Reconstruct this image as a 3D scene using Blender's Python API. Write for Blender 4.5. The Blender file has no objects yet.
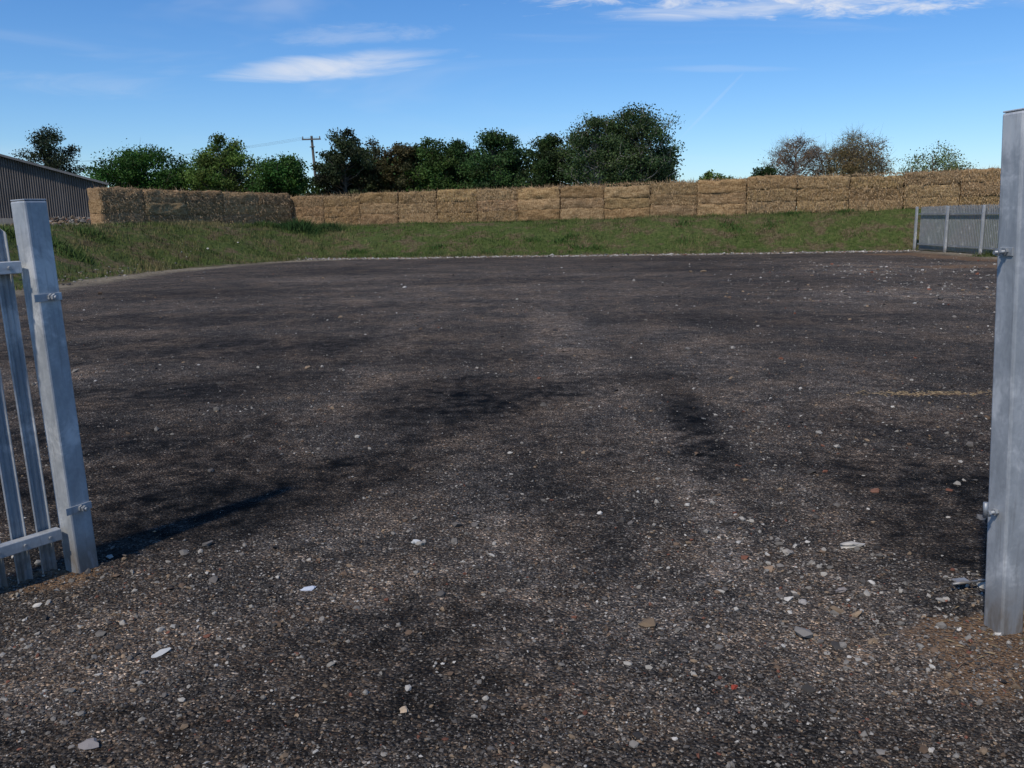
import bpy, math, numpy as np, bmesh
from mathutils import Vector, Matrix
rng=np.random.default_rng(7)
S=bpy.context.scene
S.view_settings.view_transform='Standard'
S.view_settings.look='None'
S.view_settings.exposure=0

# ---------------------------------------------------------------- helpers
def link(o,parent=None):
    S.collection.objects.link(o)
    if parent: o.parent=parent
    return o
def np_mesh(name,V,F,mat=None,col=None,smooth=False,parent=None,attrs=None):
    V=np.asarray(V,dtype=np.float32);F=np.asarray(F,dtype=np.int32)
    me=bpy.data.meshes.new(name)
    me.vertices.add(len(V));me.vertices.foreach_set('co',V.ravel())
    k=F.shape[1];m=len(F)
    me.loops.add(m*k);me.loops.foreach_set('vertex_index',F.ravel())
    me.polygons.add(m)
    me.polygons.foreach_set('loop_start',np.arange(0,m*k,k,dtype=np.int32))
    me.polygons.foreach_set('loop_total',np.full(m,k,dtype=np.int32))
    me.polygons.foreach_set('use_smooth',np.full(m,smooth,dtype=bool))
    me.update(calc_edges=True)
    if col is not None:
        a=me.attributes.new('Col','FLOAT_COLOR','POINT')
        c=np.ones((len(V),4),dtype=np.float32);c[:,:3]=col
        a.data.foreach_set('color',c.ravel())
    if attrs:
        for kx,v in attrs.items():
            a=me.attributes.new(kx,'FLOAT','POINT');a.data.foreach_set('value',np.asarray(v,dtype=np.float32))
    if mat: me.materials.append(mat)
    return link(bpy.data.objects.new(name,me),parent)
def empty(name,loc=(0,0,0)):
    o=bpy.data.objects.new(name,None);o.location=loc;o.empty_display_size=.3
    return link(o)
def _hash(ix,iy,iz,seed):
    n=(ix*374761393+iy*668265263+iz*2147483647+seed*1274126177)&0xffffffff
    n=((n^(n>>13))*1274126177)&0xffffffff
    n=(n^(n>>16))&0xffffffff
    return n/4294967295.0
def vnoise(x,y,z=0,seed=0):
    x=np.asarray(x,float);y=np.asarray(y,float);z=np.asarray(z,float)+0*x
    ix=np.floor(x).astype(np.int64);iy=np.floor(y).astype(np.int64);iz=np.floor(z).astype(np.int64)
    fx=x-ix;fy=y-iy;fz=z-iz
    fx=fx*fx*(3-2*fx);fy=fy*fy*(3-2*fy);fz=fz*fz*(3-2*fz)
    r=0
    for a in (0,1):
        for b in (0,1):
            for c in (0,1):
                w=(fx if a else 1-fx)*(fy if b else 1-fy)*(fz if c else 1-fz)
                r=r+w*_hash(ix+a,iy+b,iz+c,seed)
    return r
def fbm(x,y,z=0,seed=0,o=4):
    r=0;a=.5;s=0;f=1.
    for i in range(o):
        r=r+a*vnoise(x*f,y*f,np.asarray(z)*f,seed+i*17);s+=a;a*=.5;f*=2.03
    return r/s
def sstep(t): t=np.clip(t,0,1);return t*t*(3-2*t)

class NT:
    def __init__(s,tree): s.t=tree;s.n=tree.nodes;s.l=tree.links
    def node(s,ty,**kw):
        n=s.n.new(ty)
        for k,v in kw.items(): setattr(n,k,v)
        return n
    def put(s,sock,v):
        if isinstance(v,bpy.types.NodeSocket): s.l.new(v,sock)
        else: sock.default_value=v
    def math(s,op,a,b=0.,c=None,clamp=False):
        n=s.node('ShaderNodeMath',operation=op,use_clamp=clamp)
        s.put(n.inputs[0],a);s.put(n.inputs[1],b)
        if c is not None: s.put(n.inputs[2],c)
        return n.outputs[0]
    def mix(s,f,a,b,mode='MIX'):
        n=s.node('ShaderNodeMix',data_type='RGBA',blend_type=mode)
        s.put(n.inputs[0],f)
        for i,v in ((6,a),(7,b)):
            if isinstance(v,tuple) and len(v)==3: v=v+(1,)
            s.put(n.inputs[i],v)
        return n.outputs[2]
    def noise(s,vec,scale,detail=4,rough=.55,dist=0.):
        n=s.node('ShaderNodeTexNoise')
        if vec is not None: s.put(n.inputs['Vector'],vec)
        n.inputs['Scale'].default_value=scale;n.inputs['Detail'].default_value=detail
        n.inputs['Roughness'].default_value=rough;n.inputs['Distortion'].default_value=dist
        return n.outputs['Fac']
    def vor(s,vec,scale,feat='F1'):
        n=s.node('ShaderNodeTexVoronoi',feature=feat)
        s.put(n.inputs['Vector'],vec);n.inputs['Scale'].default_value=scale
        return n
    def ramp(s,f,stops,interp='LINEAR'):
        n=s.node('ShaderNodeValToRGB');s.put(n.inputs[0],f)
        cr=n.color_ramp;cr.interpolation=interp
        while len(cr.elements)<len(stops): cr.elements.new(.5)
        for e,(p,c) in zip(cr.elements,stops):
            e.position=p
            if not isinstance(c,tuple): c=(c,c,c)
            e.color=c+(1,)
        return n.outputs[0]
    def mrange(s,v,a,b,c=0.,d=1.,smooth=True):
        n=s.node('ShaderNodeMapRange')
        if smooth: n.interpolation_type='SMOOTHSTEP'
        s.put(n.inputs[0],v)
        for i,x in enumerate((a,b,c,d)): s.put(n.inputs[i+1],x)
        return n.outputs[0]
    def attr(s,name):
        return s.node('ShaderNodeAttribute',attribute_name=name)
    def mapping(s,vec,scale=(1,1,1),rot=(0,0,0)):
        n=s.node('ShaderNodeMapping');s.put(n.inputs[0],vec)
        n.inputs['Scale'].default_value=scale;n.inputs['Rotation'].default_value=rot
        return n.outputs[0]
    def bump(s,h,strength,dist,normal=None):
        n=s.node('ShaderNodeBump');s.put(n.inputs['Height'],h)
        n.inputs['Strength'].default_value=strength;n.inputs['Distance'].default_value=dist
        if normal is not None: s.put(n.inputs['Normal'],normal)
        return n.outputs[0]
def newmat(name):
    m=bpy.data.materials.new(name);m.use_nodes=True
    T=NT(m.node_tree);b=T.n['Principled BSDF']
    return m,T,b

# ---------------------------------------------------------------- terrain functions
def edge_e(x,y):
    """signed distance outside the gravel yard"""
    e1=-x-13.6+(.04*(34-y))
    e2=-.885*(x+14)+.469*(y-33)
    e3=.0886*(x+10)+.996*(y-41.5)
    k=1.2
    return np.log(np.exp(np.clip(e1/k,-60,60))+np.exp(np.clip(e2/k,-60,60))+np.exp(np.clip(e3/k,-60,60)))*k
def height(x,y):
    e=edge_e(x,y)
    W=np.interp(x,[-13,-9,18],[6.0,8.5,4.4])
    t=(e-.1)/W
    h=np.interp(x,[-16,-11,18],[1.70,1.46,1.80])*sstep(t)
    h=h*sstep((y-5)/13)
    n=fbm(x*.35,y*.35,seed=3)-.5
    n2=fbm(x*1.7,y*1.7,seed=5)-.5
    g=sstep(e/2.0)
    near=np.exp(-((np.hypot(x,y)/120)**2))
    h=h+g*(n*.36+n2*.22)*near
    yard=(1-g)*near
    h=h+yard*((fbm(x*.22,y*.22,seed=8)-.5)*.06+(fbm(x*1.3,y*1.3,seed=9)-.5)*.030+(fbm(x*5,y*5,seed=10)-.5)*.014)
    return h
def blobf(X,Y,cx,cy,rx,ry,rot=0,p=1.):
    a=math.radians(rot);dx=X-cx;dy=Y-cy
    u=(dx*math.cos(a)+dy*math.sin(a))/rx;v=(-dx*math.sin(a)+dy*math.cos(a))/ry
    w=(fbm(X*1.4,Y*1.4,seed=31)-.5)*1.2
    q=np.sqrt(u*u+v*v)+w
    return p*sstep((1.35-q)/.8)
STAINS_SHADE=[(-.35,7.6,1.0,1.7,0,.95),(-.95,5.5,.45,.5,20,.9),(.1,6.4,.8,1.2,0,.5),(1.42,6.6,.24,1.7,-6,.85),(.95,8.6,.8,.3,10,.6),
          (-1.75,5.0,1.45,.65,38,1.05),(-2.0,4.5,1.0,.5,30,.95),(-3.2,6.2,1.8,.9,10,.75),(-2.6,5.4,1.5,.8,25,.95),(-.45,2.95,.6,.8,-20,.6),(-.95,2.5,.9,.25,15,.55),(.35,5.2,.4,1.4,0,.5),  # patches beyond the left gate also paint shade, blending with its cast shadow
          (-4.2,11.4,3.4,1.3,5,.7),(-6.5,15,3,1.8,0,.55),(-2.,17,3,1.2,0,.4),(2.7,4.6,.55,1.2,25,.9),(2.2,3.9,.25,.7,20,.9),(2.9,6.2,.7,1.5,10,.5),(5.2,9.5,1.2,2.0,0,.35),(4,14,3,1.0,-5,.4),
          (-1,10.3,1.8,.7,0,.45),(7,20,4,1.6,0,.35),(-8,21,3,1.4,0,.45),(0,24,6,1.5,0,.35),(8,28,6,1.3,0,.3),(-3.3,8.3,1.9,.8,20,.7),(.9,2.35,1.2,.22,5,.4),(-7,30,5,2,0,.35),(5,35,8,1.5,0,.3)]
PALES=[(1.14,4.9,.17,1.9,-6,1.),(-.1,4.6,.22,1.9,6,.6),(1.0,3.2,.8,.5,0,.5),(-.6,3.6,.5,.35,0,.5),(9.5,18,3.5,2.5,0,.8),(0,20,5,5,0,.4),(.7,12,.5,5,0,.6),(-1.6,12,.4,5,0,.4),(-7,8.5,3,1.5,0,.4),(2.3,9,.6,3,0,.5),(12,27,4,3,0,.7),(-3,26,6,2.2,0,.4),
       (-1.6,3.0,.8,.4,0,.5),(3.2,8,.6,1.5,0,.5),(-.9,4.3,.5,.3,20,.5)]
def stain_shadef(X,Y):
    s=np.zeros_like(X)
    for a in STAINS_SHADE: s=np.maximum(s,blobf(X,Y,*a))
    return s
def palef(X,Y):
    s=np.zeros_like(X)
    for a in PALES: s=np.maximum(s,blobf(X,Y,*a))
    return s

# ---------------------------------------------------------------- materials
def mat_ground():
    m,T,b=newmat('ground_mat')
    pos=T.node('ShaderNodeNewGeometry').outputs['Position']
    e=T.attr('edge').outputs['Fac'];st=T.attr('stain_shade').outputs['Fac'];li=T.attr('pale').outputs['Fac']
    v1=T.vor(pos,75);v2=T.vor(pos,150)
    def rnd(v):
        n=T.node('ShaderNodeSeparateColor');T.l.new(v.outputs['Color'],n.inputs[0]);return n.outputs[0],n.outputs[1]
    r1,h1=rnd(v1);r2,h2=rnd(v2)
    c1=T.ramp(r1,[(0,(.020,.0182,.0168)),(.50,(.048,.0430,.0388)),(.80,(.092,.082,.072)),(.93,(.155,.138,.119)),(.985,(.29,.265,.23)),(1,(.42,.39,.35))])
    c2=T.ramp(r2,[(0,(.019,.0172,.0158)),(.5,(.048,.0430,.0388)),(.82,(.104,.093,.081)),(.95,(.20,.18,.155)),(1,(.38,.35,.31))])
    fine=T.noise(pos,7,4,.6)
    sel=T.math('GREATER_THAN',h2,.5)
    c=T.mix(sel,c1,c2)
    c3=T.ramp(h1,[(0,(.94,.97,1.0)),(.5,(1.,.98,.95)),(1,(1.2,1.04,.90))])
    c=T.mix(1.,c,c3,'MULTIPLY')
    big=T.noise(pos,.22,4,.6);mid=T.noise(pos,1.1,5,.65,.5)
    tone=T.math('MULTIPLY',T.mrange(big,.3,.7,.76,1.24),T.mrange(mid,.3,.72,.68,1.34))
    tone=T.math('MULTIPLY',tone,T.mrange(fine,.3,.7,.70,1.30))
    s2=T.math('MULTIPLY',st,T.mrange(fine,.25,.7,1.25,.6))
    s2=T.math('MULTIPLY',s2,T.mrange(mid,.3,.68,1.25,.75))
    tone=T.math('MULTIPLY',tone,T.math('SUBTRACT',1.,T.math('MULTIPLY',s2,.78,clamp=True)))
    tone=T.math('MULTIPLY',tone,T.math('ADD',1.,T.math('MULTIPLY',li,T.mrange(fine,.3,.7,.4,1.1))))
    cm=T.node('ShaderNodeVectorMath',operation='SCALE');T.l.new(c,cm.inputs[0]);T.l.new(tone,cm.inputs['Scale'])
    grav=T.mix(T.mrange(mid,.35,.7),cm.outputs[0],T.mix(1.,cm.outputs[0],(1.14,1.0,.86),'MULTIPLY'))
    so=T.attr('soil').outputs['Fac']
    sm=T.mrange(T.math('ADD',so,T.math('MULTIPLY',T.math('SUBTRACT',fine,.5),1.6)),.42,.8)
    soil=T.ramp(T.noise(pos,30,4,.7),[(.3,(.085,.048,.026)),(.55,(.20,.12,.065)),(.8,(.36,.26,.16))])
    grav=T.mix(T.math('MULTIPLY',sm,T.mrange(r1,.0,1.,1.,.35)),grav,soil)
    n9=T.noise(pos,.9,4,.65)
    en=T.math('ADD',e,T.math('MULTIPLY',T.math('SUBTRACT',n9,.5),1.8))
    band=T.math('MULTIPLY',T.mrange(en,-1.5,-.2),T.mrange(en,.05,.65,1.,0.))
    g2=T.noise(pos,6,4,.7)
    pal=T.ramp(g2,[(.3,(.09,.075,.052)),(.55,(.27,.225,.155)),(.8,(.48,.42,.32))])
    grav=T.mix(T.math('MULTIPLY',band,T.mrange(big,.32,.58,.5,1.)),grav,pal)
    grass=T.ramp(g2,[(.25,(.026,.040,.010)),(.5,(.066,.090,.024)),(.75,(.13,.14,.045))])
    dry=T.ramp(g2,[(.25,(.045,.034,.018)),(.5,(.11,.085,.045)),(.75,(.20,.16,.09))])
    grass=T.mix(T.mrange(n9,.46,.62),grass,dry)
    gm=T.mrange(en,.15,.6)
    col=T.mix(gm,grav,grass)
    T.l.new(col,b.inputs['Base Color'])
    b.inputs['Roughness'].default_value=.95
    b.inputs['Specular IOR Level'].default_value=.10
    v4=T.vor(pos,75)
    hgt=T.math('ADD',T.math('MULTIPLY',v4.outputs['Distance'],-1.),T.math('MULTIPLY',T.noise(pos,24,3,.7),1.3))
    T.l.new(T.bump(hgt,1.,.013),b.inputs['Normal'])
    return m
GROUND=mat_ground()
def mat_col(name,rough=.9,transl=0.,spec=.3):
    m,T,b=newmat(name)
    c=T.attr('Col').outputs['Color']
    T.l.new(c,b.inputs['Base Color'])
    b.inputs['Roughness'].default_value=rough;b.inputs['Specular IOR Level'].default_value=spec
    if transl:
        t=T.node('ShaderNodeBsdfTranslucent');T.l.new(c,t.inputs[0])
        mx=T.node('ShaderNodeMixShader');mx.inputs[0].default_value=transl
        T.l.new(b.outputs[0],mx.inputs[1]);T.l.new(t.outputs[0],mx.inputs[2])
        T.l.new(mx.outputs[0],T.n['Material Output'].inputs[0])
    return m
STONE=mat_col('stone_mat',.9,0,.2)
LEAF=mat_col('leaf_mat',.65,.25,.2)
BARK=mat_col('bark_mat',.9,0)
BLADE=mat_col('grass_blade_mat',.8,0,.15)

def mat_galv(name='galvanised_steel',base=.40,metal=.25):
    m,T,b=newmat(name)
    tc=T.node('ShaderNodeNewGeometry').outputs['Position']
    v=T.vor(tc,70);sc=T.node('ShaderNodeSeparateColor');T.l.new(v.outputs['Color'],sc.inputs[0])
    n=T.noise(T.mapping(tc,(1,1,.35)),14,5,.7,.6);n2=T.noise(tc,3.,5,.7,.4)
    c=T.ramp(n,[(.25,(base*.68,base*.72,base*.75)),(.5,(base*.93,base*.97,base*.99)),(.75,(base*1.2,base*1.23,base*1.24))])
    c=T.mix(T.mrange(sc.outputs[0],0,1,0,.28),c,(base*.6,base*.65,base*.70))
    c=T.mix(T.mrange(n2,.54,.68,0,.65),c,(min(base*1.75,.8),min(base*1.75,.8),min(base*1.7,.78)))
    st=T.noise(T.mapping(tc,(1,1,.04)),60,3,.6)
    c=T.mix(T.mrange(st,.56,.72,0,.4),c,(base*.5,base*.5,base*.48))
    z=T.node('ShaderNodeSeparateXYZ');T.l.new(tc,z.inputs[0])
    d=T.math('MULTIPLY',T.mrange(z.outputs[2],.02,.25,1.,0.),T.mrange(n,.3,.6,.2,1.))
    c=T.mix(T.math('MULTIPLY',d,.8),c,(.14,.105,.07))
    T.l.new(c,b.inputs['Base Color'])
    b.inputs['Metallic'].default_value=metal
    T.l.new(T.mrange(n,.3,.7,.45,.7),b.inputs['Roughness'])
    T.l.new(T.bump(n,.35,.002),b.inputs['Normal'])
    return m
GALV=mat_galv('galvanised_steel',.41)
GALVF=mat_galv('galvanised_fence',.25)
GALVD=mat_galv('galvanised_bolt',.34,.5)

# ---------------------------------------------------------------- ground
def axis(parts):
    out=[]
    for a,b_,s in parts: out+=list(np.arange(a,b_-1e-6,s))
    out.append(parts[-1][1]);return np.array(out)
xs=axis([(-2500,-500,250),(-500,-100,50),(-100,-30,5),(-30,-8,.3),(-8,8,.1),(8,30,.3),(30,100,5),(100,500,50),(500,2500,250)])
ys=axis([(-300,-20,40),(-20,0,2),(0,1.5,.3),(1.5,12,.08),(12,62,.3),(62,120,4),(120,500,40),(500,3000,250)])
X,Y=np.meshgrid(xs,ys)
Z=height(X,Y)
E=edge_e(X,Y)
E=np.where(Y<6,np.minimum(E,np.where(np.abs(X)>14,E,-5)),E)
E=np.maximum(E,np.minimum(X-18.4,6))
stain_shade=stain_shadef(X,Y);pale=palef(X,Y)
soil=np.zeros_like(X)
for a in [(2.0,3.0,.45,.32,0,1.05),(1.72,2.72,.3,.15,0,.7),(-2.2,3.78,.3,.2,0,.8),(3.8,7.67,.62,.085,0,1.1),(14.5,27,2.2,1.2,0,1.),(16.7,32,1.0,4,0,1.),(16.5,36,1.6,1.2,0,1.)]:
    soil=np.maximum(soil,blobf(X,Y,*a))
nx,ny=len(xs),len(ys)
V=np.stack([X.ravel(),Y.ravel(),Z.ravel()],1)
idx=np.arange(nx*ny).reshape(ny,nx)
F=np.stack([idx[:-1,:-1],idx[:-1,1:],idx[1:,1:],idx[1:,:-1]],-1).reshape(-1,4)
Ef=E.ravel()[F].mean(1);cx=V[F].mean(1)
yard=(Ef<.5)&(cx[:,1]>-20)&(cx[:,1]<60)&(np.abs(cx[:,0])<30)
bank=(~yard)&(cx[:,1]<60)&(cx[:,1]>5)&(np.abs(cx[:,0])<30)
def sub(name,mask):
    f=F[mask];u,inv=np.unique(f.ravel(),return_inverse=True)
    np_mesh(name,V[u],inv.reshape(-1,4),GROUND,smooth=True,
        attrs={'edge':E.ravel()[u],'stain_shade':stain_shade.ravel()[u],'pale':pale.ravel()[u],'soil':soil.ravel()[u]})
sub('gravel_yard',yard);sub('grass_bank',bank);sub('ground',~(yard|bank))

# ---------------------------------------------------------------- loose stones
ICO_V=[];t=(1+5**.5)/2
for a in (-1,1):
    for b_ in (-t,t): ICO_V+= [(a,b_,0),(0,a,b_),(b_,0,a)]
ICO_V=np.array(ICO_V)/math.hypot(1,t)
bm=bmesh.new();[bm.verts.new(v) for v in ICO_V];bmesh.ops.convex_hull(bm,input=bm.verts);bm.verts.ensure_lookup_table();bm.verts.index_update()
ICO_F=np.array([[v.index for v in f.verts] for f in bm.faces]);ICO_V=np.array([v.co[:] for v in bm.verts]);bm.free()
OCT_V=np.array([(1,0,0),(-1,0,0),(0,1,0),(0,-1,0),(0,0,1),(0,0,-1)],float)
OCT_F=np.array([(0,2,4),(2,1,4),(1,3,4),(3,0,4),(2,0,5),(1,2,5),(3,1,5),(0,3,5)])
def scatter(name,px,py,size,cols,base='o',flat=.6,sink=.2,mat=STONE,zoff=None):
    bv,bf=(OCT_V,OCT_F) if base=='o' else (ICO_V,ICO_F)
    n=len(px);k=len(bv)
    sc=size[:,None]*rng.uniform(.6,1.35,(n,3));sc[:,2]*=flat
    P=bv[None]*(1+rng.uniform(-.32,.32,(n,k,1)))+rng.uniform(-.16,.16,(n,k,3))
    tx=rng.uniform(-.6,.6,n);c,s=np.cos(tx),np.sin(tx)
    P=P*sc[:,None,:]
    y=P[:,:,1]*c[:,None]-P[:,:,2]*s[:,None];z=P[:,:,1]*s[:,None]+P[:,:,2]*c[:,None]
    a=rng.uniform(0,6.283,n);c,s=np.cos(a)[:,None],np.sin(a)[:,None]
    x=P[:,:,0]
    Q=np.stack([x*c-y*s,x*s+y*c,z],-1)
    pz=height(px,py)+(1-sink)*sc[:,2]*.5
    if zoff is not None: pz=pz+zoff
    Q+=np.stack([px,py,pz],-1)[:,None,:]
    Fs=(bf[None]+ (np.arange(n)*k)[:,None,None]).reshape(-1,3)
    return np_mesh(name,Q.reshape(-1,3),Fs,mat,col=np.repeat(cols,k,0))
PAL=np.array([(.034,.031,.029),(.062,.056,.050),(.11,.099,.088),(.18,.163,.14),(.30,.275,.235),(.23,.165,.105),(.45,.42,.37),(.17,.072,.046),(.14,.095,.063)])
def pal(n,p):
    p=np.array(p,float);p/=p.sum()
    return PAL[rng.choice(len(PAL),n,p=p)]*rng.uniform(.7,1.2,(n,1))
def thin(px,py,sz,amt=.85):
    st=stain_shadef(px,py);pt=fbm(px*.9,py*.9,seed=61)
    keep=rng.uniform(0,1,len(px))>np.clip(amt*st*1.1+sstep((.50-pt)/.2)*.3,0,.96)
    return px[keep],py[keep],sz[keep],st[keep]
n=125000
d=1/rng.uniform(1/34,1/1.9,n)
px=rng.uniform(-.75,.75,n)*d+rng.normal(0,.1,n);py=d
sz=.0032*np.exp(rng.normal(0,.40,n))*np.sqrt(d/2.3)
ok=(edge_e(px,py)<0)
px,py,sz,st_=thin(px[ok],py[ok],sz[ok])
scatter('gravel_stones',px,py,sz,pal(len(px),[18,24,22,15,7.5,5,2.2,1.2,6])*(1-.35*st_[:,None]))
n=5200
d=1/rng.uniform(1/38,1/2.0,n);px=rng.uniform(-.72,.72,n)*d;py=d
sz=.0062*np.exp(rng.normal(0,.45,n))*np.sqrt(d/3)
ok=(edge_e(px,py)<0);px,py,sz,st_=thin(px[ok],py[ok],sz[ok],.8)
scatter('gravel_pebbles',px,py,sz,pal(len(px),[5,10,16,18,13,11,4.5,2.6,8]),'i')
def cluster(cx,cy,rx,ry,n,s):
    return rng.normal(cx,rx,n),rng.normal(cy,ry,n),s*np.exp(rng.normal(0,.45,n))
cl=[cluster(1.35,3.7,.25,.35,150,.009),cluster(1.9,3.3,.25,.25,130,.008),cluster(-2.,3.9,.4,.25,80,.010),cluster(9.5,18,2.5,2.2,600,.016),
    cluster(12,26,3,3,550,.022),cluster(3.0,6.,.8,1.3,160,.011),cluster(-1.5,3.2,.5,.3,80,.008),cluster(-14.,30,.5,5,160,.03),cluster(1.2,4.6,.35,1.2,120,.007)]
px=np.concatenate([c[0] for c in cl]);py=np.concatenate([c[1] for c in cl]);sz=np.concatenate([c[2] for c in cl])
scatter('loose_rubble',px,py,sz,pal(len(px),[2,4,10,16,16,10,8,3,6]),'i')
n=8500
tt=rng.uniform(0,1,n);px=-10.2+tt*28.2;py=41.4-(px+9.8)*.0889+rng.normal(-.35,.32,n)
scatter('crushed_stone_edging',px,py,.027*np.exp(rng.normal(0,.4,n)),pal(n,[1,2,5,10,18,16,14,1,6]))
def lump(name,x,y,s,col,flat=.35):
    bm=bmesh.new();bmesh.ops.create_icosphere(bm,subdivisions=2,radius=1)
    for v in bm.verts:
        k=1+.9*(float(fbm(np.array([v.co.x*1.3+x*9]),np.array([v.co.y*1.3]),np.array([v.co.z*1.3]),seed=2)[0])-.5)*2
        v.co=Vector((v.co.x*k*s[0],v.co.y*k*s[1],v.co.z*k*s[2]))
    me=bpy.data.meshes.new(name);bm.to_mesh(me);bm.free()
    a=me.attributes.new('Col','FLOAT_COLOR','POINT')
    for q in a.data:q.color=(*col,1)
    me.materials.append(STONE)
    o=link(bpy.data.objects.new(name,me));o.location=(x,y,float(height(np.array([x]),np.array([y]))[0])+s[2]*.4);o.rotation_euler=(rng.uniform(-.2,.2),rng.uniform(-.2,.2),rng.uniform(-.5,.8))
for (x,y,s,c) in [(-.50,4.15,(.028,.02,.012),(.5,.5,.48)),(-.93,3.62,(.034,.02,.008),(.45,.48,.54)),(1.68,4.05,(.07,.035,.018),(.46,.42,.36)),
                  (-1.37,3.05,(.035,.017,.008),(.45,.45,.43)),(-.38,2.62,(.016,.014,.012),(.42,.32,.22)),(.75,2.72,(.014,.01,.008),(.28,.05,.03)),
                  (1.33,3.95,(.03,.022,.015),(.30,.27,.23)),(1.18,3.75,(.024,.018,.014),(.26,.18,.12)),(1.42,3.5,(.03,.02,.012),(.24,.21,.19)),
                  (-1.35,2.45,(.03,.02,.014),(.22,.2,.19)),(1.22,3.4,(.02,.014,.01),(.32,.29,.26)),(2.15,4.9,(.03,.022,.015),(.18,.09,.06))]:
    lump('stone_fragment',x,y,s,c)

# ---------------------------------------------------------------- grass blades
def blades(name,px,py,hh,wd,col,lean=.35):
    n=len(px);pz=height(px,py)
    a=rng.uniform(0,6.283,n);dx,dy=np.cos(a)*wd*.5,np.sin(a)*wd*.5
    lx,ly=rng.normal(0,lean,n)*hh,rng.normal(0,lean,n)*hh
    P=np.zeros((n,3,3))
    P[:,0]=np.stack([px-dx,py-dy,pz-.02],1);P[:,1]=np.stack([px+dx,py+dy,pz-.02],1);P[:,2]=np.stack([px+lx,py+ly,pz+hh],1)
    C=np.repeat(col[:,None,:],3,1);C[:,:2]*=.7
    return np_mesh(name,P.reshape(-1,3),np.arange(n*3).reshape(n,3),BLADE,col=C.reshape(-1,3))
n=300000
px=rng.uniform(-26,24,n);py=rng.uniform(9,55,n)
e=edge_e(px,py);wob=(fbm(px*.9,py*.9,seed=44)-.5)*1.6
W=np.interp(px,[-13,-9,18],[9,11.5,7.5])
ok=(e+wob>.35)&(e<W)&(rng.uniform(0,1,n)<.2+.95*sstep((fbm(px*.5,py*.5,seed=21)-.27)/.35))
px,py,e=px[ok],py[ok],e[ok]
pn=fbm(px*.45,py*.45,seed=12);pn2=fbm(px*2,py*2,seed=13)
dry=sstep((pn-.43)/.2)*.75+ (px<-9)*.2+sstep((pn2-.56)/.2)*.35
dry=np.clip(dry+rng.normal(0,.15,len(px)),0,1)[:,None]
g=np.array([.085,.132,.026]);dr=np.array([.20,.165,.075]);dk=np.array([.030,.052,.013])
col=(g*(1-dry)+dr*dry);dkm=sstep((.49-pn2)/.12)[:,None];col=col*(1-.8*dkm)+dk*.8*dkm
col*=rng.uniform(.7,1.3,(len(px),1))
hh=rng.uniform(.05,.17,len(px))*(.6+pn2)*np.where(px<-9,1.25,1.)
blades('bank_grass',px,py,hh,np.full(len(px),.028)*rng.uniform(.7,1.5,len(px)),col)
def weeds(cx,cy,r,n,h,c):
    px=rng.normal(cx,r,n);py=rng.normal(cy,r*.6,n)
    hh=h*rng.uniform(.3,1,n)*np.exp(-((px-cx)/(1.5*r))**2)
    blades('weed_clump',px,py,hh,np.full(n,.05),np.array(c)*rng.uniform(.6,1.4,(n,1)),.5)
weeds(-11.4,47.5,.7,1500,.7,(.035,.075,.02));weeds(-10,48.5,.6,700,.5,(.05,.09,.025));weeds(-13.2,47,.6,700,.4,(.05,.085,.02))
for i in range(9):
    weeds(-15-rng.uniform(0,3.),rng.uniform(17,36),.5,420,.35,(.075,.12,.03))
for i in range(16):
    weeds(rng.uniform(-9,17),rng.uniform(41.8,44),.35,160,.26,(.06,.11,.025))
weeds(2.12,3.2,.12,120,.06,(.20,.16,.08))
weeds(-15.,21,.9,1200,.5,(.08,.12,.03))
weeds(18.6,33,.5,500,.3,(.07,.09,.03))
def strands(name,cx,cy,rx,ry,n,k=1.):
    px=rng.normal(cx,rx,n);py=rng.normal(cy,ry,n);pz=height(px,py)+.004
    a=rng.uniform(0,3.14,n);ln=rng.uniform(.008,.035,n);dx,dy=np.cos(a)*ln,np.sin(a)*ln*.6
    P=np.stack([np.stack([px-dx,py-dy,pz],1),np.stack([px+dx,py+dy,pz+.006],1),np.stack([px+.003,py+.004,pz+.007],1)],1)
    np_mesh(name,P.reshape(-1,3),np.arange(3*n).reshape(n,3),BLADE,col=np.repeat(np.array([.34,.25,.14])*k*rng.uniform(.4,1.2,(n,1)),3,0))
strands('loose_straw',3.8,7.67,.33,.06,300,.9)
strands('loose_straw',1.95,3.0,.2,.15,45,.7)

# ---------------------------------------------------------------- straw bales
def mat_straw():
    m,T,b=newmat('straw_mat')
    co=T.attr('Col').outputs['Color']
    pos=T.node('ShaderNodeNewGeometry').outputs['Position']
    f1=T.noise(T.mapping(pos,(6,6,1.5)),5,4,.78,.5);f2=T.noise(T.mapping(pos,(1.2,1.2,5)),2.5,4,.75,.6)
    f=T.math('ADD',T.math('MULTIPLY',f1,.58),T.math('MULTIPLY',f2,.42))
    c=T.ramp(f,[(.36,(.085,.050,.024)),(.45,(.235,.148,.072)),(.54,(.41,.275,.145)),(.66,(.60,.445,.265))])
    c=T.mix(1.,c,co,'MULTIPLY')
    w=T.noise(T.mapping(pos,(.6,.6,.8)),1.2,4,.7)
    c=T.mix(T.mrange(w,.50,.70,0,.4),c,(.18,.125,.075))
    T.l.new(c,b.inputs['Base Color']);b.inputs['Roughness'].default_value=.9;b.inputs['Specular IOR Level'].default_value=.08
    T.l.new(T.bump(f1,1.,.06),b.inputs['Normal'])
    return m
STRAW=mat_straw()
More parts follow.
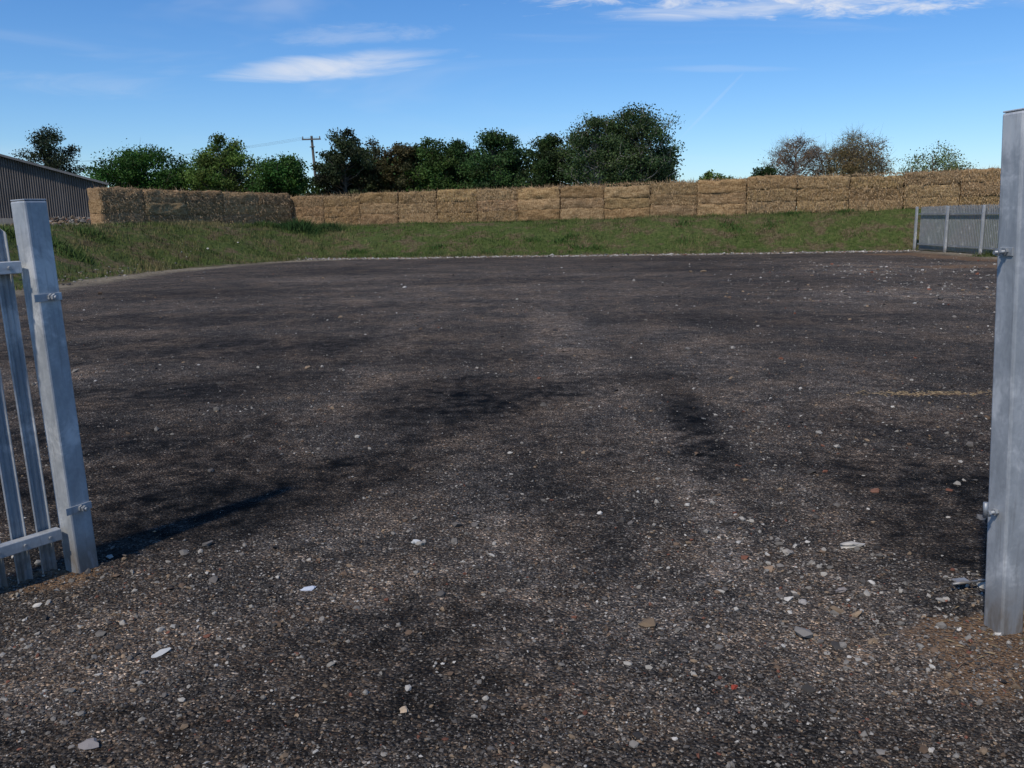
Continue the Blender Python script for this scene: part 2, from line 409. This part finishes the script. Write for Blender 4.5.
def box_grid(L,D,H,nl,nd,nh):
    Vs=[];Fs=[]
    def face(o,u,v,nu,nv):
        o=np.array(o,float);u=np.array(u,float);v=np.array(v,float);b0=sum(len(a) for a in Vs)
        Vs.append(np.array([o+u*i/nu+v*j/nv for j in range(nv+1) for i in range(nu+1)]))
        for j in range(nv):
            for i in range(nu):
                a=b0+j*(nu+1)+i;Fs.append((a,a+1,a+nu+2,a+nu+1))
    l,d_,h=L/2,D/2,H/2
    face((-l,-d_,-h),(L,0,0),(0,0,H),nl,nh);face((l,d_,-h),(-L,0,0),(0,0,H),nl,nh)
    face((l,-d_,-h),(0,D,0),(0,0,H),nd,nh);face((-l,d_,-h),(0,-D,0),(0,0,H),nd,nh)
    face((-l,-d_,h),(L,0,0),(0,D,0),nl,nd);face((-l,d_,-h),(L,0,0),(0,-D,0),nl,nd)
    return np.concatenate(Vs),np.array(Fs)
def bale_wall(name,p0,p1,zb0,zb1,layers=3,bh=.62,bl=2.45,bd=1.2,tint=1.,gap=1.):
    p0=np.array(p0);p1=np.array(p1);L=np.linalg.norm(p1-p0);u=(p1-p0)/L;nv=np.array([-u[1],u[0]])
    VV=[];FF=[];CC=[];o=0
    nb=int(round(L/bl))
    for i in range(nb):
        seg=p0+u*(i+.5)*L/nb;zb=zb0+(zb1-zb0)*(i+.5)/nb
        zdrop=rng.uniform(-.07,.07);stackoff=rng.normal(0,.05)*gap;acc=0
        for k in range(layers):
            h=bh*rng.uniform(.91,1.09);l=L/nb*rng.uniform(.985,1.005)
            v,f=box_grid(l,bd,h,20,6,8)
            q=v/np.array([l/2,bd/2,h/2])
            m=np.maximum(0,np.abs(q)-np.array([.95,.88,.80]))/np.array([.05,.12,.2])
            v[:,1]-=np.sign(v[:,1])*(m[:,2]*m[:,1]*.035+m[:,0]*m[:,1]*.07*gap)
            v[:,0]-=np.sign(v[:,0])*(m[:,0]*m[:,1]*.02*gap)
            v[:,2]-=np.maximum(0,np.sign(v[:,2]))*m[:,0]*m[:,2]*(.05 if k==layers-1 else 0)
            sd=rng.integers(0,1000)
            nse=np.stack([fbm(v[:,0]*2.5+sd,v[:,1]*2.5,v[:,2]*3.5,seed=j)-.5 for j in (1,2,3)],1)
            v=v+nse*np.array([.07,.22,.14])
            if k==layers-1: v[:,2]+=(v[:,2]>0)*(fbm(v[:,0]*3+sd,v[:,1]*3,seed=4)-.5)*.18
            off=rng.normal(0,.025)+stackoff;ro=rng.normal(0,.014)
            c,s=math.cos(ro),math.sin(ro)
            x=v[:,0]*c-v[:,2]*s*.6;z=v[:,0]*s*.6+v[:,2]*c
            zz=zb+acc+h*.5+z+zdrop;acc+=h*.985
            w=seg[None]+u[None]*x[:,None]+nv[None]*(v[:,1]+off)[:,None]
            VV.append(np.column_stack([w,zz]));FF.append(f+o);o+=len(v)
            t=rng.uniform(.76,1.14)*tint
            CC.append(np.tile(np.array([t,t*rng.uniform(.94,1.02),t*rng.uniform(.86,1.02)]),(len(v),1)))
    ob=np_mesh(name,np.concatenate(VV),np.concatenate(FF),STRAW,col=np.concatenate(CC),smooth=True)
    n=int(2000*L/2.5)
    s=rng.uniform(0,L,n);side=rng.choice([-1,1],n,p=[.8,.2]);top=rng.uniform(0,1,n)<.15
    zb=zb0+(zb1-zb0)*s/L
    z=np.where(top,zb+layers*bh*.99+rng.uniform(-.02,.03,n),zb+rng.uniform(0,layers*bh,n))
    dd=np.where(top,rng.uniform(-.6,.6,n),side*(bd/2+rng.uniform(-.05,.03,n)))
    base=p0[None]+u[None]*s[:,None]+nv[None]*dd[:,None]
    ln=rng.uniform(.05,.18,n)
    dirs=np.stack([u[0]*rng.normal(0,.6,n)+nv[0]*side*.4,u[1]*rng.normal(0,.6,n)+nv[1]*side*.4,rng.normal(-.3,.6,n)+top*.8],1)
    a=np.column_stack([base,z]);b2=a+dirs*ln[:,None];w=np.array([u[0],u[1],.5])*.013
    P=np.stack([a-w,a+w,b2],1)
    cc=np.array([.46,.32,.18])*rng.uniform(.25,1.25,(n,1))*tint
    np_mesh('loose_straw_strands',P.reshape(-1,3),np.arange(3*n).reshape(n,3),BLADE,col=np.repeat(cc,3,0),parent=ob)
    return ob
bale_wall('straw_bale_wall',(-13.6,55.2),(31.6,39.8),1.50,1.90)
bale_wall('straw_bale_wall',(-21.2,44.9),(-13.9,54.6),1.75,1.55,layers=3,bh=.64,tint=1.08,gap=.7)

# ---------------------------------------------------------------- metal parts
def box(name,size,loc,rot=(0,0,0),mat=GALV,parent=None,bev=.004):
    bm=bmesh.new();bmesh.ops.create_cube(bm,size=1)
    for v in bm.verts: v.co=Vector((v.co.x*size[0],v.co.y*size[1],v.co.z*size[2]))
    if bev: bmesh.ops.bevel(bm,geom=bm.edges[:],offset=bev,segments=2,affect='EDGES',profile=.5)
    me=bpy.data.meshes.new(name);bm.to_mesh(me);bm.free();me.materials.append(mat)
    o=bpy.data.objects.new(name,me);o.location=loc;o.rotation_euler=rot
    return link(o,parent)
def cyl(name,r,l,loc,rot,seg=16,mat=GALVD,parent=None):
    bm=bmesh.new();bmesh.ops.create_cone(bm,cap_ends=True,segments=seg,radius1=r,radius2=r,depth=l)
    me=bpy.data.meshes.new(name);bm.to_mesh(me);bm.free();me.materials.append(mat)
    if seg>8:
        for p in me.polygons:p.use_smooth=len(p.vertices)==4
    o=bpy.data.objects.new(name,me);o.location=loc;o.rotation_euler=rot
    return link(o,parent)
def pale_geo(h,w=.068,dp=.022):
    t=.0035
    x=np.array([-1,-.86,-.52,-.2,.0,.2,.52,.86,1])*w/2
    y=np.array([.1,.0,1,1,.25,1,1,.0,.1])*dp;n=len(x)
    top=h-.045*np.abs(x/x[-1])**1.5
    V=[];F=[]
    for yy in (y,y+t):
        for z in (np.zeros(n),np.full(n,h*.5),np.full(n,h-.08),top):
            V.append(np.stack([x,yy,z],1))
    V=np.concatenate(V)
    def id(s,l,i): return s*4*n+l*n+i
    for s in (0,1):
        for l in range(3):
            for i in range(n-1):
                q=(id(s,l,i),id(s,l,i+1),id(s,l+1,i+1),id(s,l+1,i));F.append(q if s==0 else q[::-1])
    for i in range(n-1):
        F.append((id(0,3,i),id(0,3,i+1),id(1,3,i+1),id(1,3,i)));F.append((id(0,0,i+1),id(0,0,i),id(1,0,i),id(1,0,i+1)))
    for l in range(3):
        F.append((id(0,l+1,0),id(1,l+1,0),id(1,l,0),id(0,l,0)));F.append((id(0,l,n-1),id(1,l,n-1),id(1,l+1,n-1),id(0,l+1,n-1)))
    return V,np.array(F)
def palisade(name,p0,p1,h,spacing=.145,z0=.05,mat=GALVF):
    root=empty(name,(p0[0],p0[1],0))
    p0=np.array(p0,float);p1=np.array(p1,float);L=np.linalg.norm(p1-p0);u=(p1-p0)/L;ang=math.atan2(u[1],u[0])
    nv=np.array([-u[1],u[0]])
    V0,F0=pale_geo(h);n=int(L/spacing);VV=[];FF=[]
    gh=lambda a:float(height(np.array([p0[0]+a[0]]),np.array([p0[1]+a[1]]))[0])
    for i in range(n):
        s=(i+.5)*spacing
        g=gh(u*s);hh=1+rng.normal(0,.004)
        w=u[None]*V0[:,:1]-nv[None]*(V0[:,1:2]+.025)+(u*s)[None]
        VV.append(np.column_stack([w,V0[:,2]*hh+z0+g]));FF.append(F0+i*len(V0))
    np_mesh('pales',np.concatenate(VV),np.concatenate(FF),mat,parent=root)
    k=max(1,int(round(L/2.75)))
    for i in range(k):
        a=u*L*i/k;b_=u*L*(i+1)/k;mid=(a+b_)/2
        ga,gb=gh(a),gh(b_);tilt=-math.atan2(gb-ga,L/k)
        for z in (.28,h-.30):
            box('rail_web',(L/k-.01,.005,.05),(mid[0],mid[1],z+(ga+gb)/2),(0,tilt,ang),mat,root,0)
            box('rail_flange',(L/k-.01,.045,.005),(mid[0]+nv[0]*.026,mid[1]+nv[1]*.026,z+(ga+gb)/2-.022),(0,tilt,ang),mat,root,0)
    for i in range(k+1):
        a=u*L*i/k+nv*.11;ga=gh(a)
        box('post_flange',(.06,.006,h+.05),(a[0]-nv[0]*.05,a[1]-nv[1]*.05,h/2+ga),(0,0,ang),GALV,root,0)
        box('post_flange',(.06,.006,h+.05),(a[0]+nv[0]*.05,a[1]+nv[1]*.05,h/2+ga),(0,0,ang),GALV,root,0)
        box('post_web',(.006,.092,h+.05),(a[0],a[1],h/2+ga),(0,0,ang),GALV,root,0)
    return root
palisade('palisade_fence',(18.5,3.3),(18.5,39.4),1.9,spacing=.12)
palisade('palisade_fence',(2.1,3.22),(18.2,3.22),1.8)

gp=empty('steel_gate_post',(1.925,3.15,0));gp.rotation_euler=(0,-.058,math.radians(12))
box('post_shaft',(.100,.100,2.06),(0,0,.925),parent=gp,bev=.009)
box('post_cap',(.096,.096,.006),(0,0,1.9585),parent=gp,bev=.002)
for z in (1.47,.48):
    cyl('hinge_bolt',.007,.15,(-.03,-.0,z),(0,math.pi/2,0),parent=gp)
    cyl('hinge_nut',.014,.012,(-.058,0,z),(0,math.pi/2,0),6,parent=gp)
    cyl('hinge_nut',.014,.010,(-.088,0,z),(0,math.pi/2,0),6,parent=gp)
box('hinge_plate',(.006,.06,.03),(-.053,0,1.47),parent=gp,bev=.001)
cyl('hinge_pin',.009,.06,(-.100,0,.495),(0,0,0),parent=gp)
db=empty('gate_drop_bolt',(1.95,3.50,.012))
cyl('bolt_bar',.006,.16,(0.02,0,.014),(0,math.pi/2,.2),parent=db)
box('bolt_plate',(.07,.04,.006),(.0,.02,.012),(0.1,.05,.3),parent=db,bev=.001)

u=np.array([-.60,-.80]);u/=np.linalg.norm(u);ang=math.atan2(u[1],u[0])
gl=empty('steel_gate_post',(-2.10,3.93,0));gl.rotation_euler=(0,-.028,0)
ga=ang+.12
box('post_shaft',(.108,.108,1.83),(0,0,.815),(0,0,ga),parent=gl,bev=.009)
box('post_cap',(.104,.104,.006),(0,0,1.7335),(0,0,ga),parent=gl,bev=.002)
R=Matrix.Rotation(ga,3,'Z')
for z in (1.30,.30):
    cyl('hinge_bolt',.008,.22,tuple(R@Vector((.0,.0,z))),(math.pi/2,0,ga),parent=gl)
    cyl('hinge_nut',.016,.014,tuple(R@Vector((0,.066,z))),(math.pi/2,0,ga),6,parent=gl)
    cyl('hinge_nut',.016,.014,tuple(R@Vector((0,.092,z))),(math.pi/2,0,ga),6,parent=gl)
    box('hinge_strap',(.13,.006,.035),tuple(R@Vector((.01,.058,z))),(0,0,ga),parent=gl,bev=.001)
gt=empty('palisade_gate',(-2.10+u[0]*.08,3.93+u[1]*.08,0));gt.rotation_euler=(0,-.028,0)
V0,F0=pale_geo(1.62);VV=[];FF=[];nv=np.array([-u[1],u[0]])
for i in range(16):
    s=.055+i*.112
    w=u[None]*(V0[:,:1]+s)-nv[None]*(V0[:,1:2]+.028)
    VV.append(np.column_stack([w,V0[:,2]+.01+rng.normal(0,.004)]));FF.append(F0+i*len(V0))
    for z in (.19,1.44):
        cyl('pale_bolt',.007,.012,(u[0]*s+nv[0]*.030,u[1]*s+nv[1]*.030,z),(math.pi/2,0,ang),8,parent=gt)
np_mesh('pales',np.concatenate(VV),np.concatenate(FF),GALV,parent=gt)
for nm,z in (('bottom_rail',.19),('top_rail',1.44)):
    box(nm,(1.9,.05,.055),(u[0]*.95,u[1]*.95,z),(0,0,ang),parent=gt,bev=.004)
box('end_stile',(.05,.05,1.3),(u[0]*1.925,u[1]*1.925,.815),(0,0,ang),parent=gt)

# ---------------------------------------------------------------- barn
def mat_clad(name,c0,c1):
    m,T,b=newmat(name)
    pos=T.node('ShaderNodeNewGeometry').outputs['Position']
    n=T.noise(T.mapping(pos,(3.,3.,.15)),1.2,4,.7);n2=T.noise(pos,.5,3)
    c=T.ramp(n,[(.3,c0),(.7,c1)]);c=T.mix(T.mrange(n2,.4,.7,0,.4),c,tuple(x*.6 for x in c0))
    T.l.new(c,b.inputs['Base Color']);b.inputs['Roughness'].default_value=.8
    return m
CLAD=mat_clad('fibre_cement_cladding',(.095,.082,.078),(.175,.155,.145))
ROOF=mat_clad('fibre_cement_roof',(.13,.125,.12),(.20,.19,.185))
CONC=mat_clad('barn_concrete',(.20,.175,.15),(.30,.27,.235))
DARK=mat_clad('barn_door_paint',(.04,.042,.042),(.06,.062,.06))
barn=empty('corrugated_barn',(-38.9,64,1.3));barn.rotation_euler=(0,0,math.radians(29))
hw=8.6;eave=3.75;ridge=6.2;dep=28
def gable(y,flip):
    nxx=220;x=np.linspace(-hw,hw,nxx);yy=y+.05*np.cos(np.arange(nxx)*math.pi)*(-1 if flip else 1)
    zt=ridge-(ridge-eave)*np.abs(x)/hw
    Vg=np.concatenate([np.stack([x,yy,np.full(nxx,1.2)],1),np.stack([x,yy,zt],1)])
    np_mesh('gable_cladding',Vg,np.array([(i,i+1,nxx+i+1,nxx+i) for i in range(nxx-1)]),CLAD,parent=barn)
gable(0,False);gable(dep,True)
for sx in (-1,1):
    nyy=300;y=np.linspace(0,dep,nyy);xx=sx*hw+.05*np.cos(np.arange(nyy)*math.pi)
    Vg=np.concatenate([np.stack([xx,y,np.full(nyy,1.2)],1),np.stack([xx,y,np.full(nyy,eave)],1)])
    np_mesh('side_cladding',Vg,np.array([(i,i+1,nyy+i+1,nyy+i) for i in range(nyy-1)]),CLAD,parent=barn)
    y=np.linspace(-.35,dep+.35,nyy);zz=.045*np.cos(np.arange(nyy)*math.pi)
    Vg=np.concatenate([np.stack([np.full(nyy,sx*(hw+.4)),y,zz+eave-.05],1),np.stack([np.full(nyy,0.),y,zz+ridge+.12],1)])
    np_mesh('roof_sheeting',Vg,np.array([(i,i+1,nyy+i+1,nyy+i) for i in range(nyy-1)]),ROOF,parent=barn)
    sl=math.atan2(ridge+.12-eave+.05,hw+.4)
    box('barge_board',(math.hypot(hw+.4,ridge-eave+.17),.05,.16),(sx*(hw+.4)/2,-.39,(ridge+eave)/2+.02),(0,sx*sl,0),ROOF,barn,bev=0)
    box('side_plinth',(.25,dep-.3,2.2),(sx*(hw-.08),dep/2,.1),(0,0,0),CONC,barn,bev=.01)
box('front_plinth',(2*hw+.1,.25,2.2),(0,.0,.1),(0,0,0),CONC,barn,bev=.01)
box('sliding_door',(4.6,.10,4.0),(-3.4,-.22,2.0),(0,0,0),DARK,barn,bev=.01)
box('door_track',(7.4,.12,.15),(-4.2,-.25,4.08),(0,0,0),ROOF,barn,bev=.01)
n=1300;px=rng.normal(-25.5,2.4,n);py=rng.normal(50,1.5,n)
zo=np.exp(-((px+25.5)/2.8)**2-((py-50)/1.6)**2)*.6*rng.uniform(.3,1,n)
scatter('rubble_heap',px,py,rng.uniform(.05,.17,n),pal(n,[2,5,10,14,8,16,1,3,16]),'i',zoff=zo)

# ---------------------------------------------------------------- utility pole
TW=mat_clad('weathered_timber',(.10,.085,.07),(.17,.15,.13))
up=empty('utility_pole',(-19.7,91,1.4));up.rotation_euler=(0,-.04,0)
bm=bmesh.new();bmesh.ops.create_cone(bm,cap_ends=True,segments=14,radius1=.17,radius2=.12,depth=9.2)
me=bpy.data.meshes.new('shaft');bm.to_mesh(me);bm.free();me.materials.append(TW)
o=link(bpy.data.objects.new('shaft',me),up);o.location=(0,0,4.6)
box('crossarm',(1.9,.12,.14),(0,-.18,8.85),(0,0,.3),TW,up,.01)
for x in (-.85,0,.85):
    cyl('insulator',.055,.22,(x*math.cos(.3),-.18+x*math.sin(.3),9.03),(0,0,0),12,TW,up)
box('pole_bracket',(.5,.3,.08),(0,-.1,8.1),(0,0,.3),TW,up,.01)
def wire(name,a,b_,sag,r=.007,parent=None):
    pts=[];N=24
    for i in range(N+1):
        t=i/N;p=[a[j]*(1-t)+b_[j]*t for j in range(3)];p[2]-=sag*4*t*(1-t);pts.append(p)
    cu=bpy.data.curves.new(name,'CURVE');cu.dimensions='3D';cu.bevel_depth=r;s=cu.splines.new('POLY');s.points.add(N)
    for q,p in zip(s.points,pts): q.co=(*p,1)
    cu.materials.append(TW);link(bpy.data.objects.new(name,cu),parent)
for x in (-.85,0,.85):
    wire('overhead_wire',(-19.7-.35+x,91,10.5),(-66+x,104,10.2),1.3)

# ---------------------------------------------------------------- trees
def tube(pts,rad,seg=6):
    pts=np.array(pts,float);n=len(pts);V=[];F=[]
    for i in range(n):
        d=pts[min(i+1,n-1)]-pts[max(i-1,0)];d/=np.linalg.norm(d)+1e-9
        a=np.cross(d,[.3,.9,.1]);a/=np.linalg.norm(a)+1e-9;b_=np.cross(d,a)
        for k in range(seg):
            t=2*math.pi*k/seg;V.append(pts[i]+rad[i]*(a*math.cos(t)+b_*math.sin(t)))
    for i in range(n-1):
        for k in range(seg): F.append((i*seg+k,i*seg+(k+1)%seg,(i+1)*seg+(k+1)%seg,(i+1)*seg+k))
    return np.array(V),np.array(F)
def tree(name,x,y,top,width,col,nl=9000,K=70,sparse=False,ls=.20,base=1.5,low=.06,shape=1.,dark=.5,depth=None,bark=(.10,.08,.06),tight=1.):
    H=top-base;hw=width/2;root=empty(name,(x,y,base));depth=depth or hw
    tx=rng.normal(0,.2,2)
    trunk=[np.array([0,0,-.2])]
    for i in range(1,8): trunk.append(np.array([tx[0]*i/7*1.2+rng.normal(0,.05),tx[1]*i/7+rng.normal(0,.05),H*.86*i/7]))
    r0=.022*H+.06
    BV=[];BF=[];o=0
    v,f=tube(trunk,[r0*(1-.85*i/7) for i in range(8)],8);BV.append(v);BF.append(f);o+=len(v)
    tr=np.array(trunk)
    C=[]
    cz=H*(low+(1-low)/2);rz=H*(1-low)/2
    sd=rng.integers(0,999)
    while len(C)<K:
        q=rng.uniform(-1,1,3);rr=np.linalg.norm(q)
        if rr>1 or rr<.2: continue
        k=.72+.5*float(fbm(np.array([q[0]*1.6+sd]),np.array([q[1]*1.6]),np.array([q[2]*1.6]),seed=6)[0])
        taper=1-.35*max(0,q[2])**1.5*shape
        C.append(np.array([q[0]*hw*k*taper*.9,q[1]*depth*k*taper*.9,cz+q[2]*rz*min(k-.02,.93)]))
    C=np.array(C)
    P=[];CL=[]
    per=nl//K
    for c in C:
        t=np.clip((c[2]-.25*math.hypot(c[0],c[1])-.1*H)/(H*.86)*7,.8,7);i=int(min(t,6));s=tr[i]+(tr[i+1]-tr[i])*(t-i)
        mid=(s+c)/2+np.array([rng.normal(0,.15),rng.normal(0,.15),-.08*np.linalg.norm(c-s)])
        rb=r0*.28*(1-.5*c[2]/H)+.015
        v,f=tube([s,mid,c],[rb,rb*.6,rb*.25],5);BV.append(v);BF.append(f+o);o+=len(v)
        rc=width*rng.uniform(.075,.145)*(1. if not sparse else 1.15)*tight
        ntw=9 if sparse else 3
        for _ in range(ntw):
            dv=rng.normal(0,1,3);dv[2]=abs(dv[2])*.9+.1;dv/=np.linalg.norm(dv)
            e_=c+dv*rc*rng.uniform(.9,1.4);m_=c+dv*rc*.7+rng.normal(0,.08,3)
            v,f=tube([c,m_,e_],[rb*.28+.005,.012,.004],3);BV.append(v);BF.append(f+o);o+=len(v)
            if sparse:
                for _2 in range(3):
                    e2=m_+(dv+rng.normal(0,.6,3))*rc*.6
                    v,f=tube([m_,e2],[.009,.004],3);BV.append(v);BF.append(f+o);o+=len(v)
        npz=int(per*rng.uniform(.6,1.4))
        dv=rng.normal(0,1,(npz,3));dv/=np.linalg.norm(dv,axis=1)[:,None]
        rad=rc*np.minimum(np.abs(rng.normal(.74,.30,npz)),1.35)
        lump_=.75+.5*fbm(dv[:,0]*2+sd,dv[:,1]*2+c[0],dv[:,2]*2,seed=3)
        p=c+dv*(rad*lump_)[:,None]*np.array([1.2,1.2,.8]);P.append(p)
        tone=rng.uniform(dark,1.35)
        CL.append(np.array(col)*tone*rng.uniform(.7,1.3,(npz,1))*np.array([rng.uniform(.88,1.18),1,rng.uniform(.85,1.1)]))
    P=np.concatenate(P);CL=np.concatenate(CL);n=len(P)
    a=rng.normal(0,1,(n,3));a/=np.linalg.norm(a,axis=1)[:,None];b_=rng.normal(0,1,(n,3));b_=np.cross(a,b_);b_/=np.linalg.norm(b_,axis=1)[:,None]
    s=ls*rng.uniform(.5,1.2,(n,1))
    Q=np.stack([P-a*s*.5,P+b_*s*.42,P+a*s*.5,P-b_*s*.42],1).reshape(-1,3)
    np_mesh('crown_leaves',Q,np.arange(4*n).reshape(n,4),LEAF,col=np.repeat(CL,4,0),parent=root)
    Bv=np.concatenate(BV)
    np_mesh('trunk_and_limbs',Bv,np.concatenate(BF),BARK,col=np.tile(np.array(bark),(len(Bv),1)),parent=root,smooth=True)
    return root
G1=(.055,.105,.022);G2=(.100,.160,.032);G3=(.033,.062,.018)
tree('pine_tree',-44.0,85,11.6,6.8,(.030,.045,.02),17000,75,dark=.5,tight=1.,ls=.18)
tree('hawthorn_tree',-33.2,80,9.1,9.8,(.040,.105,.016),36000,120)
tree('field_maple_tree',-28.8,86,9.2,4.8,(.055,.09,.04),10000,50)
tree('lime_tree',-25.0,78,9.8,6.8,G2,20000,74)
tree('hawthorn_tree',-19.0,75,7.7,6.0,(.034,.085,.015),18000,70)
tree('holm_oak_tree',-14.8,80,10.3,5.8,(.040,.058,.024),19000,70,dark=.4)
tree('holm_oak_tree',-12.2,82,9.5,5.2,(.060,.060,.026),15000,58,dark=.4)
tree('copper_beech_tree',-10.0,81,9.1,5.4,(.070,.065,.026),15000,62)
tree('field_maple_tree',-7.0,81,9.2,6.8,G1,19000,72)
tree('field_maple_tree',-4.2,83,9.5,5.8,(.036,.08,.022),15000,62)
tree('field_maple_tree',-1.2,80,9.6,6.8,(.042,.09,.025),22000,78)
tree('holm_oak_tree',3.6,80,9.3,5.8,G3,18000,60)
tree('birch_tree',8.0,78,11.4,7.6,(.060,.10,.034),28000,115,bark=(.35,.33,.30),ls=.18)
tree('birch_tree',11.9,79,12.1,7.8,(.052,.090,.032),32000,118,shape=.6,bark=(.35,.33,.30),ls=.18)
tree('elder_bush',21.2,90,6.9,4.6,G2,9000,44)
tree('elder_bush',26.0,90,7.1,4.6,(.03,.06,.016),9000,44)
tree('ash_tree',30.8,95,10.1,6.8,(.17,.115,.065),7500,70,sparse=True,low=.3,ls=.15,bark=(.17,.13,.10))
tree('ash_tree',36.9,95,10.2,8.6,(.18,.145,.06),18000,90,sparse=True,low=.2,ls=.16,bark=(.15,.12,.09))
tree('willow_tree',43.8,90,8.5,8.6,(.14,.18,.06),10500,76,ls=.17)
def hedge(name,x0,x1,y,top,n,col):
    px=rng.uniform(x0,x1,n);py=rng.normal(y,1.2,n)
    tz=1.5+(top-1.5)*(.72+.5*fbm(px*.35,py*.2,seed=77));pz=1.5+(tz-1.5)*rng.uniform(0,1,n)**.6
    P=np.stack([px,py,pz],1);a=rng.normal(0,1,(n,3));a/=np.linalg.norm(a,axis=1)[:,None];b_=np.cross(a,rng.normal(0,1,(n,3)));b_/=np.linalg.norm(b_,axis=1)[:,None]
    s=.26*rng.uniform(.5,1.2,(n,1));Q=np.stack([P-a*s*.5,P+b_*s*.42,P+a*s*.5,P-b_*s*.42],1).reshape(-1,3)
    C=np.array(col)*rng.uniform(.5,1.3,(n,1))*(.6+.8*fbm(px,pz,seed=5))[:,None]
    np_mesh(name,Q,np.arange(4*n).reshape(n,4),LEAF,col=np.repeat(C,4,0))
hedge('distant_hedge',-36,-17,84,6.2,18000,G1)
hedge('distant_hedge',-17,15.6,83,8.0,52000,(.040,.075,.024))
hedge('distant_hedge',18,60,100,5.0,14000,G1)

# ---------------------------------------------------------------- world
SUN_AZ=math.radians(211);SUN_EL=math.radians(51)
w=bpy.data.worlds.new('World');S.world=w;w.use_nodes=True
try:
    w.cycles.sampling_method='MANUAL';w.cycles.sample_map_resolution=256
except Exception: pass
T=NT(w.node_tree);bg=T.n['Background']
sky=T.node('ShaderNodeTexSky',sky_type='NISHITA');sky.sun_disc=False;sky.sun_elevation=SUN_EL;sky.sun_rotation=SUN_AZ
sky.air_density=1.0;sky.dust_density=.3;sky.ozone_density=2.8;sky.altitude=50
gen=T.node('ShaderNodeTexCoord').outputs['Generated']
sx=T.node('ShaderNodeSeparateXYZ');T.l.new(gen,sx.inputs[0])
yy=T.math('MAXIMUM',sx.outputs[1],.05)
uu=T.math('DIVIDE',sx.outputs[0],yy);vv=T.math('DIVIDE',sx.outputs[2],yy)
def comb(x,y,z=0.):
    n=T.node('ShaderNodeCombineXYZ');T.put(n.inputs[0],x);T.put(n.inputs[1],y);T.put(n.inputs[2],z);return n.outputs[0]
uv=comb(uu,vv)
nA=T.noise(T.mapping(uv,(6,38,1),(0,0,.06)),1.,5,.62,.7)
nB=T.noise(T.mapping(uv,(14,60,1),(0,0,-.1)),1.,5,.7,.5)
nC=T.noise(T.mapping(uv,(2.2,13,1),(0,0,.05)),1.,4,.6,.8)
def ell(u0,v0,a,b_,slope,amp,noise,edge0=0.,edge1=.9):
    du=T.math('SUBTRACT',uu,u0);dv=T.math('SUBTRACT',T.math('SUBTRACT',vv,v0),T.math('MULTIPLY',du,slope))
    q=T.math('ADD',T.math('POWER',T.math('ABSOLUTE',T.math('DIVIDE',du,a)),2.),T.math('POWER',T.math('ABSOLUTE',T.math('DIVIDE',dv,b_)),2.))
    m=T.math('ADD',T.math('SUBTRACT',1.,q),T.math('MULTIPLY',T.math('SUBTRACT',noise,.5),amp))
    return T.mrange(m,edge0,edge1)
m1=T.math('MULTIPLY',ell(-.185,.1745,.145,.017,.07,2.2,nA,0,1.3),.78)
m1b=T.math('MULTIPLY',ell(-.17,.205,.13,.014,.02,2.6,nB,0.2,1.5),.22)
m2=T.math('MULTIPLY',ell(.32,.236,.33,.022,-.01,4.6,nB,.1,1.8),.88)
m2b=T.math('MULTIPLY',ell(.27,.226,.18,.013,.02,2.8,nA,.1,1.6),.7)
m3=T.math('MULTIPLY',ell(-.5,.158,.2,.018,-.05,3,nA,.2,1.9),.18)
m4=T.math('MULTIPLY',ell(.232,.127,.045,.0035,1.0,1.2,nB,0,1.),.09)
m5=T.math('MULTIPLY',ell(.25,.163,.1,.005,-.02,2,nA,0,1.),.12)
m6=T.math('MULTIPLY',T.mrange(nC,.50,.8),.20)
m=m1
for k in (m1b,m2,m2b,m3,m4,m5,m6): m=T.math('MAXIMUM',m,k)
m=T.math('MULTIPLY',m,T.mrange(sx.outputs[1],.05,.3))
hs=T.node('ShaderNodeHueSaturation');hs.inputs['Saturation'].default_value=1.25;T.l.new(sky.outputs[0],hs.inputs['Color'])
tint=T.mix(1.,hs.outputs[0],(.80,.96,1.18),'MULTIPLY')
colr=T.mix(m,tint,(7.0,7.2,7.7))
T.l.new(colr,bg.inputs[0]);bg.inputs[1].default_value=.115
sl=bpy.data.lights.new('sun','SUN');sl.energy=3.3;sl.angle=math.radians(2.);sl.color=(1,.92,.80)
so=link(bpy.data.objects.new('sun',sl))
sd=Vector((math.sin(SUN_AZ)*math.cos(SUN_EL),math.cos(SUN_AZ)*math.cos(SUN_EL),math.sin(SUN_EL)))
so.rotation_euler=sd.to_track_quat('Z','Y').to_euler();so.location=sd*50

# ---------------------------------------------------------------- camera
cam=bpy.data.cameras.new('camera');cam.sensor_width=36;cam.lens=30.16;cam.clip_start=.05;cam.clip_end=8000
co=link(bpy.data.objects.new('camera',cam));co.location=(0,0,1.6)
co.rotation_euler=(Matrix.Rotation(math.radians(90-10.7),3,'X')@Matrix.Rotation(math.radians(-1.),3,'Z')).to_euler()
S.camera=co
